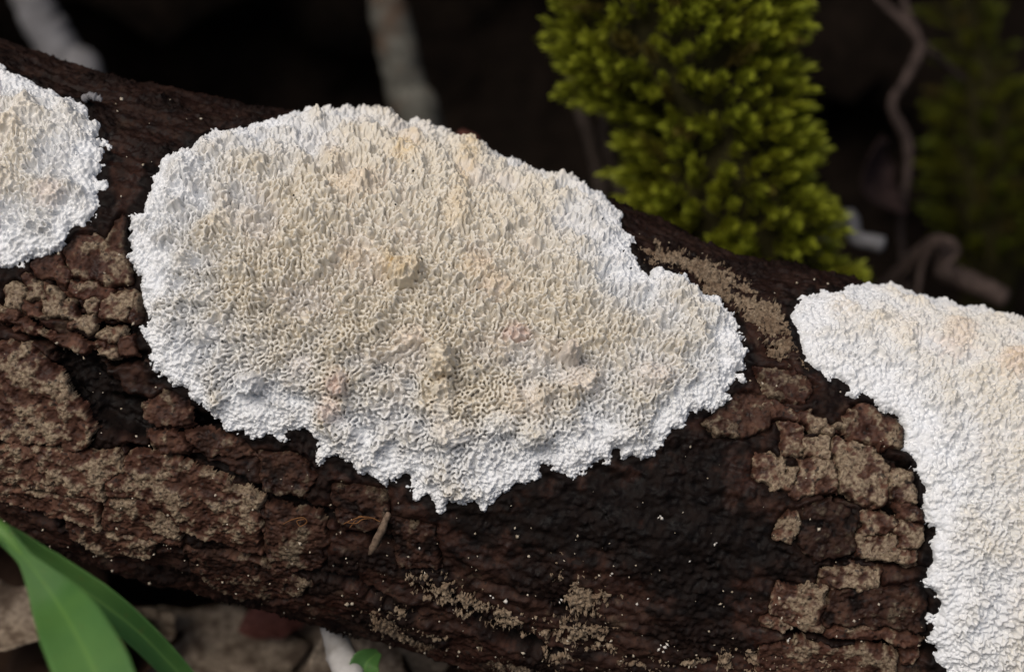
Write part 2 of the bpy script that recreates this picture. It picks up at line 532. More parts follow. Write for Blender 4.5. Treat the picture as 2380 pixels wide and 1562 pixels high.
# (outline, thickness, share of tan crust, how black)
PLATES = [
    (zl([(45, 80), (170, 15), (290, 70), (285, 190), (220, 285), (60, 270)]), .045, .95, 0),
    (zl([(275, -60), (470, -10), (470, 180), (300, 220), (270, 200), (300, 80)]), .05, .85, 0),
    (zl([(482, 20), (600, 60), (700, 120), (690, 210), (600, 220), (480, 185)]), .05, .85, 0),
    (zl([(455, 210), (600, 235), (830, 240), (840, 420), (760, 410), (600, 380), (470, 340)]), .05, .85, 0),
    (zl([(200, 230), (440, 220), (450, 340), (540, 400), (300, 390), (190, 310)]), .03, .15, 0),
    (zl([(1120, 210), (1250, 120), (1480, 120), (1475, 250), (1400, 430), (1110, 390)]), .045, .6, 0),
    (zl([(1500, 140), (1610, 130), (1600, 430), (1430, 430)]), .04, .5, 0),
    (zl([(820, 420), (1040, 390), (1060, 460), (1000, 580), (900, 570), (785, 500)]), .045, .4, 0),
    (zl([(1095, 590), (1170, 510), (1370, 530), (1380, 610), (1220, 690)]), .04, .45, 0),
    (zl([(1330, 640), (1480, 610), (1495, 830), (1320, 860), (1300, 720)]), .04, .55, 0),
    (zl([(1065, 760), (1180, 710), (1260, 730), (1280, 860), (1080, 850)]), .035, .6, 0),
    (zl([(950, 230), (1090, 220), (1110, 330), (960, 350)]), .04, .7, 0),
    (zl([(760, 0), (1000, 10), (1260, 90), (1240, 200), (900, 170), (740, 130)]), .03, .12, 0),
    (zl([(590, 640), (900, 650), (1150, 700), (1000, 760), (860, 810), (700, 740)]), .045, .10, .1),
    (zl([(0, 310), (180, 300), (200, 380), (160, 440), (0, 430)]), .035, .4, 0),
    (zl([(20, 450), (240, 420), (420, 520), (560, 640), (380, 600), (180, 510)]), .05, .15, 0),
    ([(146, 575), (175, 545), (222, 540), (255, 560), (290, 575), (305, 620), (300, 655), (262, 660), (215, 648), (170, 640)], .04, .45, .1),
    ([(250, 545), (285, 490), (300, 560), (310, 610), (295, 640)], .03, .2, .35),
    ([(75, 600), (140, 580), (165, 640), (150, 655), (80, 635)], .03, .08, .15),
    ([(-40, 795), (60, 805), (110, 850), (150, 880), (185, 945), (215, 1005), (190, 1055), (110, 1040), (0, 1030), (-60, 1030)], .06, .55, 0),
    ([(-60, 1037), (0, 1037), (108, 1047), (225, 1066), (270, 1055), (285, 1100), (240, 1130), (238, 1165), (110, 1150), (-60, 1120)], .06, .40, 0),
    ([(-60, 1130), (110, 1158), (232, 1172), (232, 1232), (120, 1210), (-60, 1150)], .055, .30, 0),
    ([(238, 1172), (332, 1165), (345, 1180), (425, 1245), (415, 1275), (238, 1238)], .055, .35, .05),
    ([(290, 1075), (330, 1055), (440, 1085), (490, 1110), (604, 1165), (605, 1240), (600, 1296), (430, 1245), (340, 1165), (245, 1160), (247, 1135)], .06, .45, .05),
    ([(150, 1212), (225, 1240), (360, 1268), (350, 1300), (250, 1298), (155, 1250)], .05, .45, .1),
    ([(345, 1020), (400, 1005), (440, 1040), (430, 1062), (350, 1050)], .04, .12, .2),
    ([(430, 1012), (500, 1010), (560, 1040), (590, 1070), (460, 1062)], .03, .18, .3),
    ([(615, 1180), (735, 1200), (760, 1245), (750, 1325), (640, 1335), (616, 1290)], .035, .08, .45),
    ([(430, 1285), (590, 1310), (715, 1355), (700, 1390), (560, 1402), (440, 1335)], .035, .15, .45),
    ([(600, 1060), (700, 1065), (735, 1110), (700, 1165), (610, 1145)], .025, .06, .55),
    ([(380, 920), (430, 940), (440, 990), (360, 1000), (330, 950)], .025, .05, .3),
    ([(770, 1130), (900, 1150), (900, 1240), (790, 1235)], .025, .05, .6),
    ([(905, 1210), (1010, 1230), (1020, 1330), (930, 1325)], .03, .05, .6),
    (zr([(465, 330), (540, 325), (620, 385), (630, 430), (690, 420), (640, 555), (500, 500), (450, 470)]), .05, .7, 0),
    (zr([(600, 150), (730, 185), (733, 300), (690, 335), (615, 335)]), .04, .6, 0),
    (zr([(742, 245), (860, 245), (862, 355), (740, 345)]), .045, .85, 0),
    (zr([(700, 362), (860, 368), (895, 395), (925, 540), (880, 550), (780, 560), (690, 600), (650, 560), (700, 430)]), .045, .65, 0),
    (zr([(890, 260), (1000, 265), (1150, 345), (1205, 405), (1195, 460), (1198, 600), (1150, 626), (1040, 600), (940, 540), (930, 420), (890, 380)]), .05, .7, 0),
    (zr([(1222, 395), (1345, 430), (1350, 590), (1215, 585)]), .05, .9, 0),
    (zr([(1250, 620), (1400, 640), (1412, 715), (1260, 690)]), .04, .35, .1),
    (zr([(1060, 660), (1230, 692), (1240, 733), (1240, 790), (1060, 785)]), .045, .55, .05),
    (zr([(1255, 745), (1405, 745), (1370, 880), (1250, 870)]), .045, .45, .05),
    (zr([(1030, 800), (1240, 805), (1250, 885), (1365, 895), (1350, 955), (1160, 940), (1035, 905)]), .045, .6, .05),
    (zr([(830, 1000), (940, 1010), (1010, 985), (1170, 990), (1150, 1090), (990, 1100), (820, 1085)]), .035, .9, 0),
    (zr([(590, 1085), (700, 1110), (845, 1110), (810, 1330), (700, 1335), (545, 1245), (560, 1150)]), .05, .55, .05),
    (zr([(480, 1280), (545, 1260), (640, 1320), (600, 1350), (490, 1320)]), .035, .45, .1),
    (zr([(640, 660), (690, 665), (705, 730), (650, 840), (560, 830), (590, 740)]), .035, .45, .15),
    (zr([(695, 90), (760, 90), (890, 180), (880, 220), (800, 210), (700, 150)]), .045, .65, .05),
    (zr([(910, 170), (1050, 40), (1180, 70), (1300, 170), (1290, 300), (1150, 290), (1000, 240)]), .045, .25, .1),
    (zr([(490, 60), (560, 30), (680, 80), (680, 135), (560, 120)]), .04, .35, .2),
    (zr([(830, 1345), (1000, 1335), (1200, 1355), (1400, 1400), (1350, 1440), (1100, 1390), (850, 1375)]), .045, .25, .1),
    (zr([(1270, 1485), (1360, 1485), (1350, 1530), (1280, 1535)]), .035, .5, .1),
    (zr([(860, 1120), (1160, 1105), (1400, 1060), (1420, 1200), (1400, 1350), (1150, 1325), (850, 1310)]), .03, .03, .6),
    (zr([(720, 650), (880, 600), (1010, 655), (1030, 760), (1000, 900), (800, 950), (690, 860), (720, 730)]), .03, .03, .75),
    (zr([(480, 1440), (700, 1400), (900, 1450), (1150, 1440), (1240, 1500), (1200, 1640), (450, 1640)]), .045, .3, .15),
    ([(1640, 985), (1700, 920), (1750, 905), (1800, 930), (1790, 990), (1730, 1010), (1660, 1010)], .03, .15, .4),
    ([(1760, 850), (1850, 860), (1900, 890), (1870, 930), (1790, 915)], .03, .18, .35),
]
PL_P = [trace(p[0]) for p in PLATES]
BLACK = trace([(1000, 1200), (1260, 1110), (1450, 1070), (1600, 1000), (1740, 930), (1790, 1000), (1740, 1060), (1740, 1170), (1880, 1200),
               (1990, 1300), (1900, 1330), (1760, 1360), (1680, 1480), (1560, 1440), (1450, 1330), (1250, 1310), (1050, 1290)])
FISS = [  # dark grooves: line, half width, depth
    (trace([(-60, 700), (0, 745), (60, 765), (130, 795), (210, 830), (330, 838)]), .035, .10),
    (trace([(170, 840), (200, 900), (250, 960), (330, 985), (420, 1000), (470, 1012)]), .10, .14),
    (trace([(130, 655), (200, 675), (250, 690)]), .02, .05),
    (trace([(160, 690), (175, 740), (240, 765), (330, 770)]), .025, .08),
    (trace([(-60, 1165), (0, 1172), (120, 1222), (240, 1250), (420, 1290), (600, 1310)]), .03, .08),
    (trace([(300, 1060), (350, 1070), (480, 1085), (620, 1160), (760, 1205), (900, 1270)]), .035, .08),
    (trace([(610, 1160), (610, 1300)]), .025, .07),
    (trace([(1800, 965), (1860, 985), (1940, 1010), (2020, 1030), (2110, 1085)]), .02, .08),
    (trace([(1930, 1150), (2000, 1160), (2060, 1178), (2160, 1232)]), .025, .09),
    (trace([(1840, 1475), (1950, 1480), (2060, 1500), (2160, 1520)]), .04, .12),
    (trace([(1950, 1310), (2050, 1305), (2160, 1330)]), .02, .05),
    (trace([(1000, 1385), (1060, 1430), (1180, 1490), (1290, 1530)]), .05, .09),
    (trace([(1330, 1405), (1300, 1425), (1320, 1440)]), .035, .10),
    (trace([(700, 1330), (830, 1370), (960, 1440)]), .03, .06),
    (trace([(2010, 960), (1990, 940)]), .02, .05),
]

# ------------------------------------------------------------------ the branch
def log_relief(u, v):
    h = .013 * samp(T['bark'], u, v) + .004 * samp(T['fibre'], u, v) + .005 * samp(T['fine'], u, v) + .0018 * samp(T['grain'], u, v)
    h = h + .010 * np.maximum(samp(T['crumb'], u, v), 0) * sstep(0, 1, samp(T['slow'], u, v))
    return h

def axis_steps(lo, hi, a, b, fine, coarse):
    left = np.arange(lo, a, coarse)
    right = np.arange(b, hi + coarse, coarse)
    return np.unique(np.concatenate([left, np.arange(a, b, fine), right]))

branch = thing('fallen_branch', 'dark rotting fallen branch with cracked wet bark carrying pale crust fungus', 'branch')
us = axis_steps(-8.5, 5.6, -3.1, 3.0, .0105, .07)
vs = np.concatenate([np.arange(-math.pi * R, -2.05, .07), np.arange(-2.05, 2.25, .0105), np.arange(2.25, math.pi * R - .03, .07)])
uu, vv = np.meshgrid(us, vs, indexing='ij')
wob_u = uu + .012 * samp(T['edge'], uu, vv)
wob_v = vv + .012 * samp(T['edge2'], uu, vv)
dp = np.maximum.reduce([box_sd(p, uu, vv) for p in (P_MAIN, P_LEFT, P_RIGHT)])
dpl = np.maximum.reduce([box_sd(p, uu, vv, .1) for p in PL_P])
hl = log_relief(uu, vv)
groove = np.zeros(uu.shape)
for line, w, dep in FISS:
    lo, hi = line.min(0) - .4, line.max(0) + .4
    m = (uu > lo[0]) & (uu < hi[0]) & (vv > lo[1]) & (vv < hi[1])
    d_ = line_d(line, wob_u[m], wob_v[m])
    g_ = dep * (1 - sstep(w * .45, w * 1.5, d_))
    groove[m] = np.maximum(groove[m], g_)
hl = hl - groove
hl = hl * (1 - .85 * sstep(-.02, .06, dp)) - .03 * sstep(0, .05, dp)
hl = hl - .035 * sstep(-.03, .0, dpl)
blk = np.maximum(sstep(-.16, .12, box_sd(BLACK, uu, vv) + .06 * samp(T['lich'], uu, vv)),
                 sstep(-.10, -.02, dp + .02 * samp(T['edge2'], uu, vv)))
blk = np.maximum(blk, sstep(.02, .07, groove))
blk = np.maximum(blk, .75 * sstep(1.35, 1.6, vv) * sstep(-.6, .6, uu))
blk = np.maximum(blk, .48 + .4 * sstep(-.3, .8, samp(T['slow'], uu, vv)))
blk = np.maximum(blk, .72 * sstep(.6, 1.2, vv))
tan = sstep(1.1, 2.0, samp(T['lich'], uu, vv)) * .5 * (1 - blk)
P = surf(uu, vv, hl)
# rounded broken ends
endf = np.minimum(sstep(-8.5, -8.2, uu), 1 - sstep(5.3, 5.6, uu))
axis_pts = LOGC + uu[..., None] * LD
P = axis_pts + (P - axis_pts) * np.sqrt(endf)[..., None]
fm = np.ones((len(us) - 1, len(vs) - 1), bool)
fm &= dp[:-1, :-1] < .14
n_, m_ = uu.shape
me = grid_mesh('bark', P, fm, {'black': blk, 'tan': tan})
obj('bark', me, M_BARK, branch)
# strip closing the ring at the back of the branch
strip = np.stack([P[:, -1], P[:, 0]], 1)
z0 = np.zeros((n_, 2))
obj('bark_seam', grid_mesh('bark_seam', strip, np.ones((n_ - 1, 1), bool), {'black': z0, 'tan': z0}), M_BARK, branch)

def local_grid(poly, step, pad=.08):
    lo, hi = poly.min(0) - pad, poly.max(0) + pad
    return np.meshgrid(np.arange(lo[0], hi[0], step), np.arange(lo[1], hi[1], step), indexing='ij')

for k, ((px, th, tn, bk), poly) in enumerate(zip(PLATES, PL_P)):
    u, v = local_grid(poly, .0068)
    ou, ov = 1.37 * k % 3, .71 * k % 2
    d = poly_sd(poly, u, v) + .003 * samp(T['edge'], u + ou, v) + .002 * samp(T['crumb'], u, v + ov) + .008 * samp(T['edge2'], u, v + ov) + .010
    lich = samp(T['lich'], u + ou, v + ov)
    fine = samp(T['fine'], u, v)
    crumb = np.abs(samp(T['crumb'], u + ou, v + ov))
    tilt_ = .010 * math.sin(k * 2.3) * (v - poly[:, 1].mean()) / (np.ptp(poly[:, 1]) + .05)
    q = (tn - .58) * 2.4
    tan = sstep(-.5, .7, lich + .35 * samp(T['crumb'], u + ou, v) + q)
    body = th * .45 + tilt_ + .005 * lich + .003 * fine + .004 * np.minimum(crumb, 1.5) * (.3 + tan) + .005 * samp(T['bark'], u, v) + .0015 * samp(T['grain'], u, v)
    pit = sstep(1.1, 1.7, samp(T['crumb'], u - ou, v + .3))
    body = body - .012 * pit
    prof = sstep(-.012, .013, d)
    h = -.045 + (body + .045) * prof
    dpa = np.maximum.reduce([box_sd(p, u, v) for p in (P_MAIN, P_LEFT, P_RIGHT)])
    h = h - .10 * sstep(-.03, .04, dpa)
    m = (d > -.012)
    fm = m[:-1, :-1] & m[1:, 1:] & (dpa[:-1, :-1] < .06)
    if not fm.any(): continue
    black = np.clip(bk + .35 * sstep(.3, 1.3, -lich) + .8 * sstep(-.06, .0, dpa), 0, 1)
    me = grid_mesh('bark_plate', surf(u, v, h), fm, {'tan': tan, 'black': black})
    obj('bark_plate', me, M_PLATE, branch)

# ------------------------------------------------------------------ crust fungi
# knobs: pixel, half sizes in pixels, height, warmth, pink, own part?
KNOBS = [(1025, 842, 38, 44, .16, .55, 0, 1), (1030, 930, 28, 70, .085, .35, 0, 1), (1050, 1005, 58, 34, .07, .30, 0, 1),
    (938, 640, 46, 36, .13, 1.0, 0, 1), (893, 614, 28, 26, .08, .8, 0, 0), (1325, 825, 24, 28, .15, .25, .2, 1),
    (580, 890, 34, 32, .12, -.2, 0, 1), (785, 893, 28, 30, .09, .25, .6, 1), (770, 950, 30, 30, .03, .3, .4, 0),
    (940, 350, 38, 30, .05, 1.0, 0, 0), (1085, 378, 26, 30, .05, .9, 0, 0), (1060, 500, 32, 40, .05, .6, 0, 0),
    (1110, 620, 36, 30, .035, .7, .1, 0), (1160, 665, 36, 25, .035, .7, .1, 0), (1350, 880, 50, 38, .065, .1, .15, 0),
    (1520, 870, 44, 30, .06, .1, .15, 0), (1230, 930, 65, 40, .03, .2, .1, 0), (1160, 985, 50, 36, .06, 0, 0, 0),
    (830, 430, 62, 35, .035, .5, .1, 0), (780, 370, 36, 26, .03, .5, 0, 0), (530, 515, 50, 30, .03, .25, 0, 0),
    (430, 390, 38, 32, .07, -.6, 0, 0), (1240, 1015, 44, 32, .06, 0, 0, 0), (1445, 1012, 42, 26, .04, -.2, 0, 0),
    (820, 600, 26, 25, .04, .8, 0, 0), (470, 690, 35, 25, .035, -.4, 0, 0), (430, 610, 40, 30, .03, -.4, 0, 0),
    (480, 770, 30, 30, .03, -.3, 0, 0), (955, 780, 35, 25, .03, .3, .1, 0), (1540, 640, 30, 20, .03, 0, 0, 0),
    (860, 262, 45, 25, .03, 0, 0, 0), (935, 268, 30, 20, .03, 0, 0, 0), (700, 850, 30, 25, .02, 0, .1, 0), (560, 635, 25, 20, .03, 0, 0, 0),
    (1200, 775, 30, 18, .02, 0, .9, 0)]
KN_MAIN = [(project(k[0], k[1]), project(k[0] + k[2], k[1]), project(k[0], k[1] - k[3]), k) for k in KNOBS]
KN_RIGHT = [(project(a, b), project(a + 40, b), project(a, b - 30), (a, b, 40, 30, .025, w, p, 0)) for a, b, w, p in
            [(1960, 710, .5, 0), (2230, 775, .5, .2), (2360, 840, .9, .3), (2100, 760, .3, 0)]]
KN_LEFT = [(project(a, b), project(a + 40, b), project(a, b - 30), (a, b, 40, 30, .04, w, p, 0)) for a, b, w, p in
           [(115, 450, .35, .2), (10, 300, .5, 0), (60, 270, .2, 0), (5, 425, .4, 0)]]

def make_crust(label, poly, knobs, step, thick, seed, white_w, cream_k, amp_k, centre_warm, lump_k=.018):
    root = thing('crust_fungus', label, 'fungus')
    u, v = local_grid(poly, step, .05)
    d0 = poly_sd(poly, u, v)
    so = seed * .77
    d = d0 + .018 * samp(T['edge2'], u + so, v) + .007 * samp(T['edge'], u, v + so) + .003 * samp(T['fuzz'], u, v)
    slow, lump, tooth = samp(T['slow'], u + so, v), samp(T['lump'], u, v + so), samp(T['tooth'], u + so, v + so)
    ripe = sstep(.03, white_w * .62, d0 + .03 * slow + .03 * lump)      # 0 at the rim, 1 in the fertile middle
    hue = sstep(.02, white_w * 1.9, d0 + .07 * slow + .05 * lump + .02 * tooth)
    vw = .5 * v + .5 * R * np.sin(np.clip(v / R, -1.5, 1.5))         # pores drawn longer where the crust wraps over the top
    wmix = .85 * sstep(.1, 1.6, .7 * lump - .6 * slow)
    pore = (1 - wmix) * samp(T['pore'], u + so + .004 * lump, vw) + wmix * samp(T['pore2'], u + so, vw)
    pore = pore / np.sqrt((1 - wmix) ** 2 + wmix ** 2)
    pr = pore + .22 * tooth + .12 * slow
    tt = np.clip((pr + .42) / 1.0, 0, 1)
    ridge = np.sqrt(1 - (1 - tt) ** 2)                               # round-backed ridges with narrow gaps between
    fine = samp(T['pore2'], u, v + so)
    kn = np.zeros(u.shape); kh = np.zeros(u.shape); warm = np.zeros(u.shape); pink = np.zeros(u.shape)
    part = np.zeros(u.shape, int)
    for k, (c0, cu, cv, kk) in enumerate(knobs):
        # ellipse axes from the pixel offsets, expressed on the branch surface
        Mx = np.array([[cu[0] - c0[0], cv[0] - c0[0]], [cu[1] - c0[1], cv[1] - c0[1]]])
        inv = np.linalg.inv(Mx)
        a, b = u - c0[0], v - c0[1]
        x, y = inv[0, 0] * a + inv[0, 1] * b, inv[1, 0] * a + inv[1, 1] * b
        rr = np.sqrt(x * x + y * y) + .10 * tooth
        dome = 1 - sstep(.55, 1.15, rr)
        kh = np.maximum(kh, dome * kk[4])
        kn = np.maximum(kn, dome)
        warm = np.where(rr < 2.2, warm + kk[5] * (1 - sstep(.6, 1.35, rr)) * .7, warm)
        pink = np.maximum(pink, kk[6] * (1 - sstep(.4, 1.5, rr)))
        if kk[7]: part = np.where(rr < .95, k + 1, part)
    body = thick * (1 - np.exp(-np.maximum(d, 0) / .065)) + lump_k * lump * sstep(.03, .2, d) + .66 * lump_k * slow * ripe
    body = body + 1.05 * kh * (1 - .6 * sstep(.7, 1.5, v)) + .008 * tooth * ripe * (1 - .6 * sstep(.6, 1.8, v))
    amp = amp_k * (.06 + .94 * ripe) * (1 - .50 * kn) * (1 - .55 * sstep(.6, 1.8, v)) * (1 + .25 * np.clip(tooth, -1.5, 1.5))
    rel = amp * (ridge - .7) + (.004 - .002 * ripe) * fine * sstep(.0, .08, d) + .0012 * samp(T['fuzz'], u, v)
    h = body + rel
    h = np.where(d < 0, -.02 + d * 1.5, h * sstep(-.004, .03, d) - .012 * (1 - sstep(-.004, .03, d)))
    cream = np.clip(hue * (cream_k + .08 * slow + .05 * lump), 0, 1)
    warm = np.clip(warm * ripe * (.75 + .3 * np.clip(tooth, -1, 1)) * (.35 + .65 * ridge) + centre_warm * hue * sstep(-.2, 1.6, slow + .5 * lump), 0, .9)
    pink = np.clip(pink + .10 * hue * sstep(.4, 1.6, -slow - .4 * tooth), 0, .6)
    P = surf(u, v, h)
    m = d > -.012
    core_ = d0 > .03                                                  # drop loose islands beyond the rim
    for _ in range(34):
        g_ = core_.copy()
        g_[1:] |= core_[:-1]; g_[:-1] |= core_[1:]; g_[:, 1:] |= core_[:, :-1]; g_[:, :-1] |= core_[:, 1:]
        core_ = g_ & (d > .004)
    for _ in range(4):
        g_ = core_.copy()
        g_[1:] |= core_[:-1]; g_[:-1] |= core_[1:]; g_[:, 1:] |= core_[:, :-1]; g_[:, :-1] |= core_[:, 1:]
        core_ = g_
    m = m & (core_ | (d0 > .03))
    fm = m[:-1, :-1] & m[1:, 1:] & m[1:, :-1] & m[:-1, 1:]
    A = {'cream': cream, 'warm': warm, 'pink': pink}
    rim = (ripe[:-1, :-1] < .35) & (part[:-1, :-1] == 0)
    obj('margin', grid_mesh('margin', P, fm & rim, A), M_FUN, root, label='white smooth growing rim')
    obj('pore_surface', grid_mesh('pore_surface', P, fm & ~rim & (part[:-1, :-1] == 0), A), M_FUN, root, label='cream surface of crowded short ridges and pores')
    for k in range(1, len(knobs) + 1):
        f = fm & (part[:-1, :-1] == k)
        if f.any(): obj('nodule', grid_mesh('nodule', P, f, A), M_FUN, root)
    return root

make_crust('large oval cream crust fungus with white rim and warty knobs, on top of the branch', P_MAIN, KN_MAIN, .0032, .065, 1, .34, .95, .052, .0)
make_crust('cream crust fungus in front of the pale grey leaning stem', P_LEFT, KN_LEFT, .0045, .055, 2, .34, .85, .042, .0)
make_crust('whitish crust fungus wrapping down the branch beside square tan bark plates', P_RIGHT, KN_RIGHT, .0042, .05, 3, .36, .60, .030, .0, .009)

# thin tan crusts
for k, ((label, px, th, hole), poly) in enumerate(zip(CRUSTS, CR_P)):
    u, v = local_grid(poly, .0075, .12)
    d = poly_sd(poly, u, v) + .03 * samp(T['edge2'], u + k, v) + .03 * samp(T['crumb'], u, v + k)
    d = np.minimum(d, .06 * (samp(T['lich'], u + .9 * k, v) + 1.35 - 2.2 * hole))
    gr, cr = samp(T['grain'], u, v), samp(T['crumb'], u + k, v)
    h = -.02 + (th * .35 + .02 + .006 * cr + .007 * np.clip(gr, -1.5, 2)) * sstep(-.015, .03, d)
    dpa = np.maximum.reduce([box_sd(p, u, v) for p in (P_MAIN, P_LEFT, P_RIGHT)])
    h = h + .8 * log_relief(u, v) * 0 - .10 * sstep(-.03, .04, dpa)
    m = d > -.012
    fm = m[:-1, :-1] & m[1:, 1:] & (dpa[:-1, :-1] < .06)
    o = obj('tan_crust', grid_mesh('tan_crust', surf(u, v, h), fm), M_TAN, None, label=label, category='crust')

# ------------------------------------------------------------------ ground, hollow and added shading bank
def vnoise(x, y, lam, seed):
    """cheap smooth noise from summed waves"""
    g = np.random.default_rng(seed)
    o = 0
    for _ in range(9):
        a = g.uniform(0, 2 * math.pi); k = 2 * math.pi / lam * g.uniform(.6, 1.6)
        o = o + np.sin(k * (x * math.cos(a) + y * math.sin(a)) + g.uniform(0, 6.28))
    return o / 3

def ground_z(x, y):
    x, y = np.asarray(x, float), np.asarray(y, float)
    z = -4.5 * sstep(2.2, 5.0, y) * (1 - sstep(16, 60, np.abs(x))) * (1 - sstep(60, 120, y))
    near = np.exp(-(np.hypot(x, y) / 30) ** 2)
    return z - .15 + near * (.22 * vnoise(x, y, 3.2, 1) + .10 * vnoise(x, y, 1.1, 2) + .03 * vnoise(x, y, .4, 3)) + .6 * vnoise(x, y, 60, 4) * (1 - near)

def spread(n, fine, far):
    t = np.linspace(-1, 1, n)
    return fine * t + (far - fine) * np.sign(t) * np.abs(t) ** 7
gx, gy = np.meshgrid(spread(201, 22, 8000), spread(201, 22, 8000), indexing='ij')
P = np.stack([gx, gy, ground_z(gx, gy)], -1)
obj('ground', grid_mesh('ground', P, np.ones((200, 200), bool)), M_SOIL, None, kind='structure')

prof = resample(np.array([(5.6, -5.2), (7.6, -4.4), (8.6, -2), (9.0, 2), (8.6, 6), (7.8, 8.8), (6.2, 10.8), (5.0, 12.2), (5.0, 14.4), (6, 17), (16, 18.5),
                          (40, 17), (70, 8), (95, -3)]), 130)
xs = np.linspace(-55, 55, 260)
X, K = np.meshgrid(xs, np.arange(130), indexing='ij')
Yb, Zb = prof[K, 0], prof[K, 1]
tp = 1 - sstep(24, 54, np.abs(X))
Zb = np.where(Zb > -4.5, -4.5 + (Zb + 4.5) * tp, Zb) - 1.5 * (1 - tp)
nn = .5 * vnoise(X, Zb * 1.3 + Yb, 5, 11) + .25 * vnoise(X, Zb * 1.2 + Yb, 1.7, 12) + .09 * vnoise(X, Zb + Yb, .6, 13)
P = np.stack([X, Yb + nn + 2.5 * (1 - tp), Zb + .5 * nn], -1)
obj('added_shade_bank', grid_mesh('added_shade_bank', P, np.ones((259, 129), bool)), M_SOIL, None, kind='structure')  # added soil bank; its unseen overhanging lip keeps light out of the hollow

# ------------------------------------------------------------------ moss
def shoot_mesh(seed, n_leaf=22, L=.21, ll=.062, w=.0095):
    g = np.random.default_rng(seed)
    V, F, tip = [], [], []
    ph = 0
    for i in range(n_leaf):
        t = i / (n_leaf - 1)
        ph += 2.39996
        z0 = L * (.12 + .80 * t)
        spread_ = math.radians(48 - 38 * t + g.uniform(-8, 8))
        ln = ll * (.75 + .55 * math.sin(math.pi * min(1, t * 1.1)) * .8) * g.uniform(.85, 1.15)
        out = np.array([math.cos(ph), math.sin(ph), 0])
        side = np.array([-math.sin(ph), math.cos(ph), 0])
        b = len(V)
        base = np.array([0, 0, z0]) + out * .006
        dirs = out * math.sin(spread_) + np.array([0, 0, 1]) * math.cos(spread_)
        nrm = np.cross(side, dirs)
        mid = base + dirs * ln * .45 + nrm * .006
        end = base + dirs * ln + out * .004
        ww = w * (1 - .25 * t)
        V += [base - side * ww * .6, base + side * ww * .6, mid + side * ww - nrm * .003, mid - side * ww - nrm * .003, end, mid + nrm * -.006]
        F += [(b, b + 1, b + 5), (b + 1, b + 2, b + 5), (b, b + 5, b + 3), (b + 3, b + 5, b + 4), (b + 5, b + 2, b + 4)]
        k = .12 + .88 * t ** 1.15
        tip += [k * .35, k * .35, k * .75, k * .75, k, k * .7]
    # stem
    b = len(V)
    for zz in (0, L * .9):
        for a in range(4):
            V.append(np.array([.008 * math.cos(a * 1.571), .008 * math.sin(a * 1.571), zz])); tip.append(.05)
    for a in range(4):
        F += [(b + a, b + (a + 1) % 4, b + 4 + (a + 1) % 4), (b + a, b + 4 + (a + 1) % 4, b + 4 + a)]
    return np.array(V), np.array(F), np.array(tip)

SHOOTS = [shoot_mesh(s, L=.21 * f, ll=.062 * f2) for s, f, f2 in ((1, 1, 1), (2, .9, 1.1), (3, 1.1, .95), (4, .85, 1.0), (5, 1.0, 1.15), (6, 1.15, 1.05))]

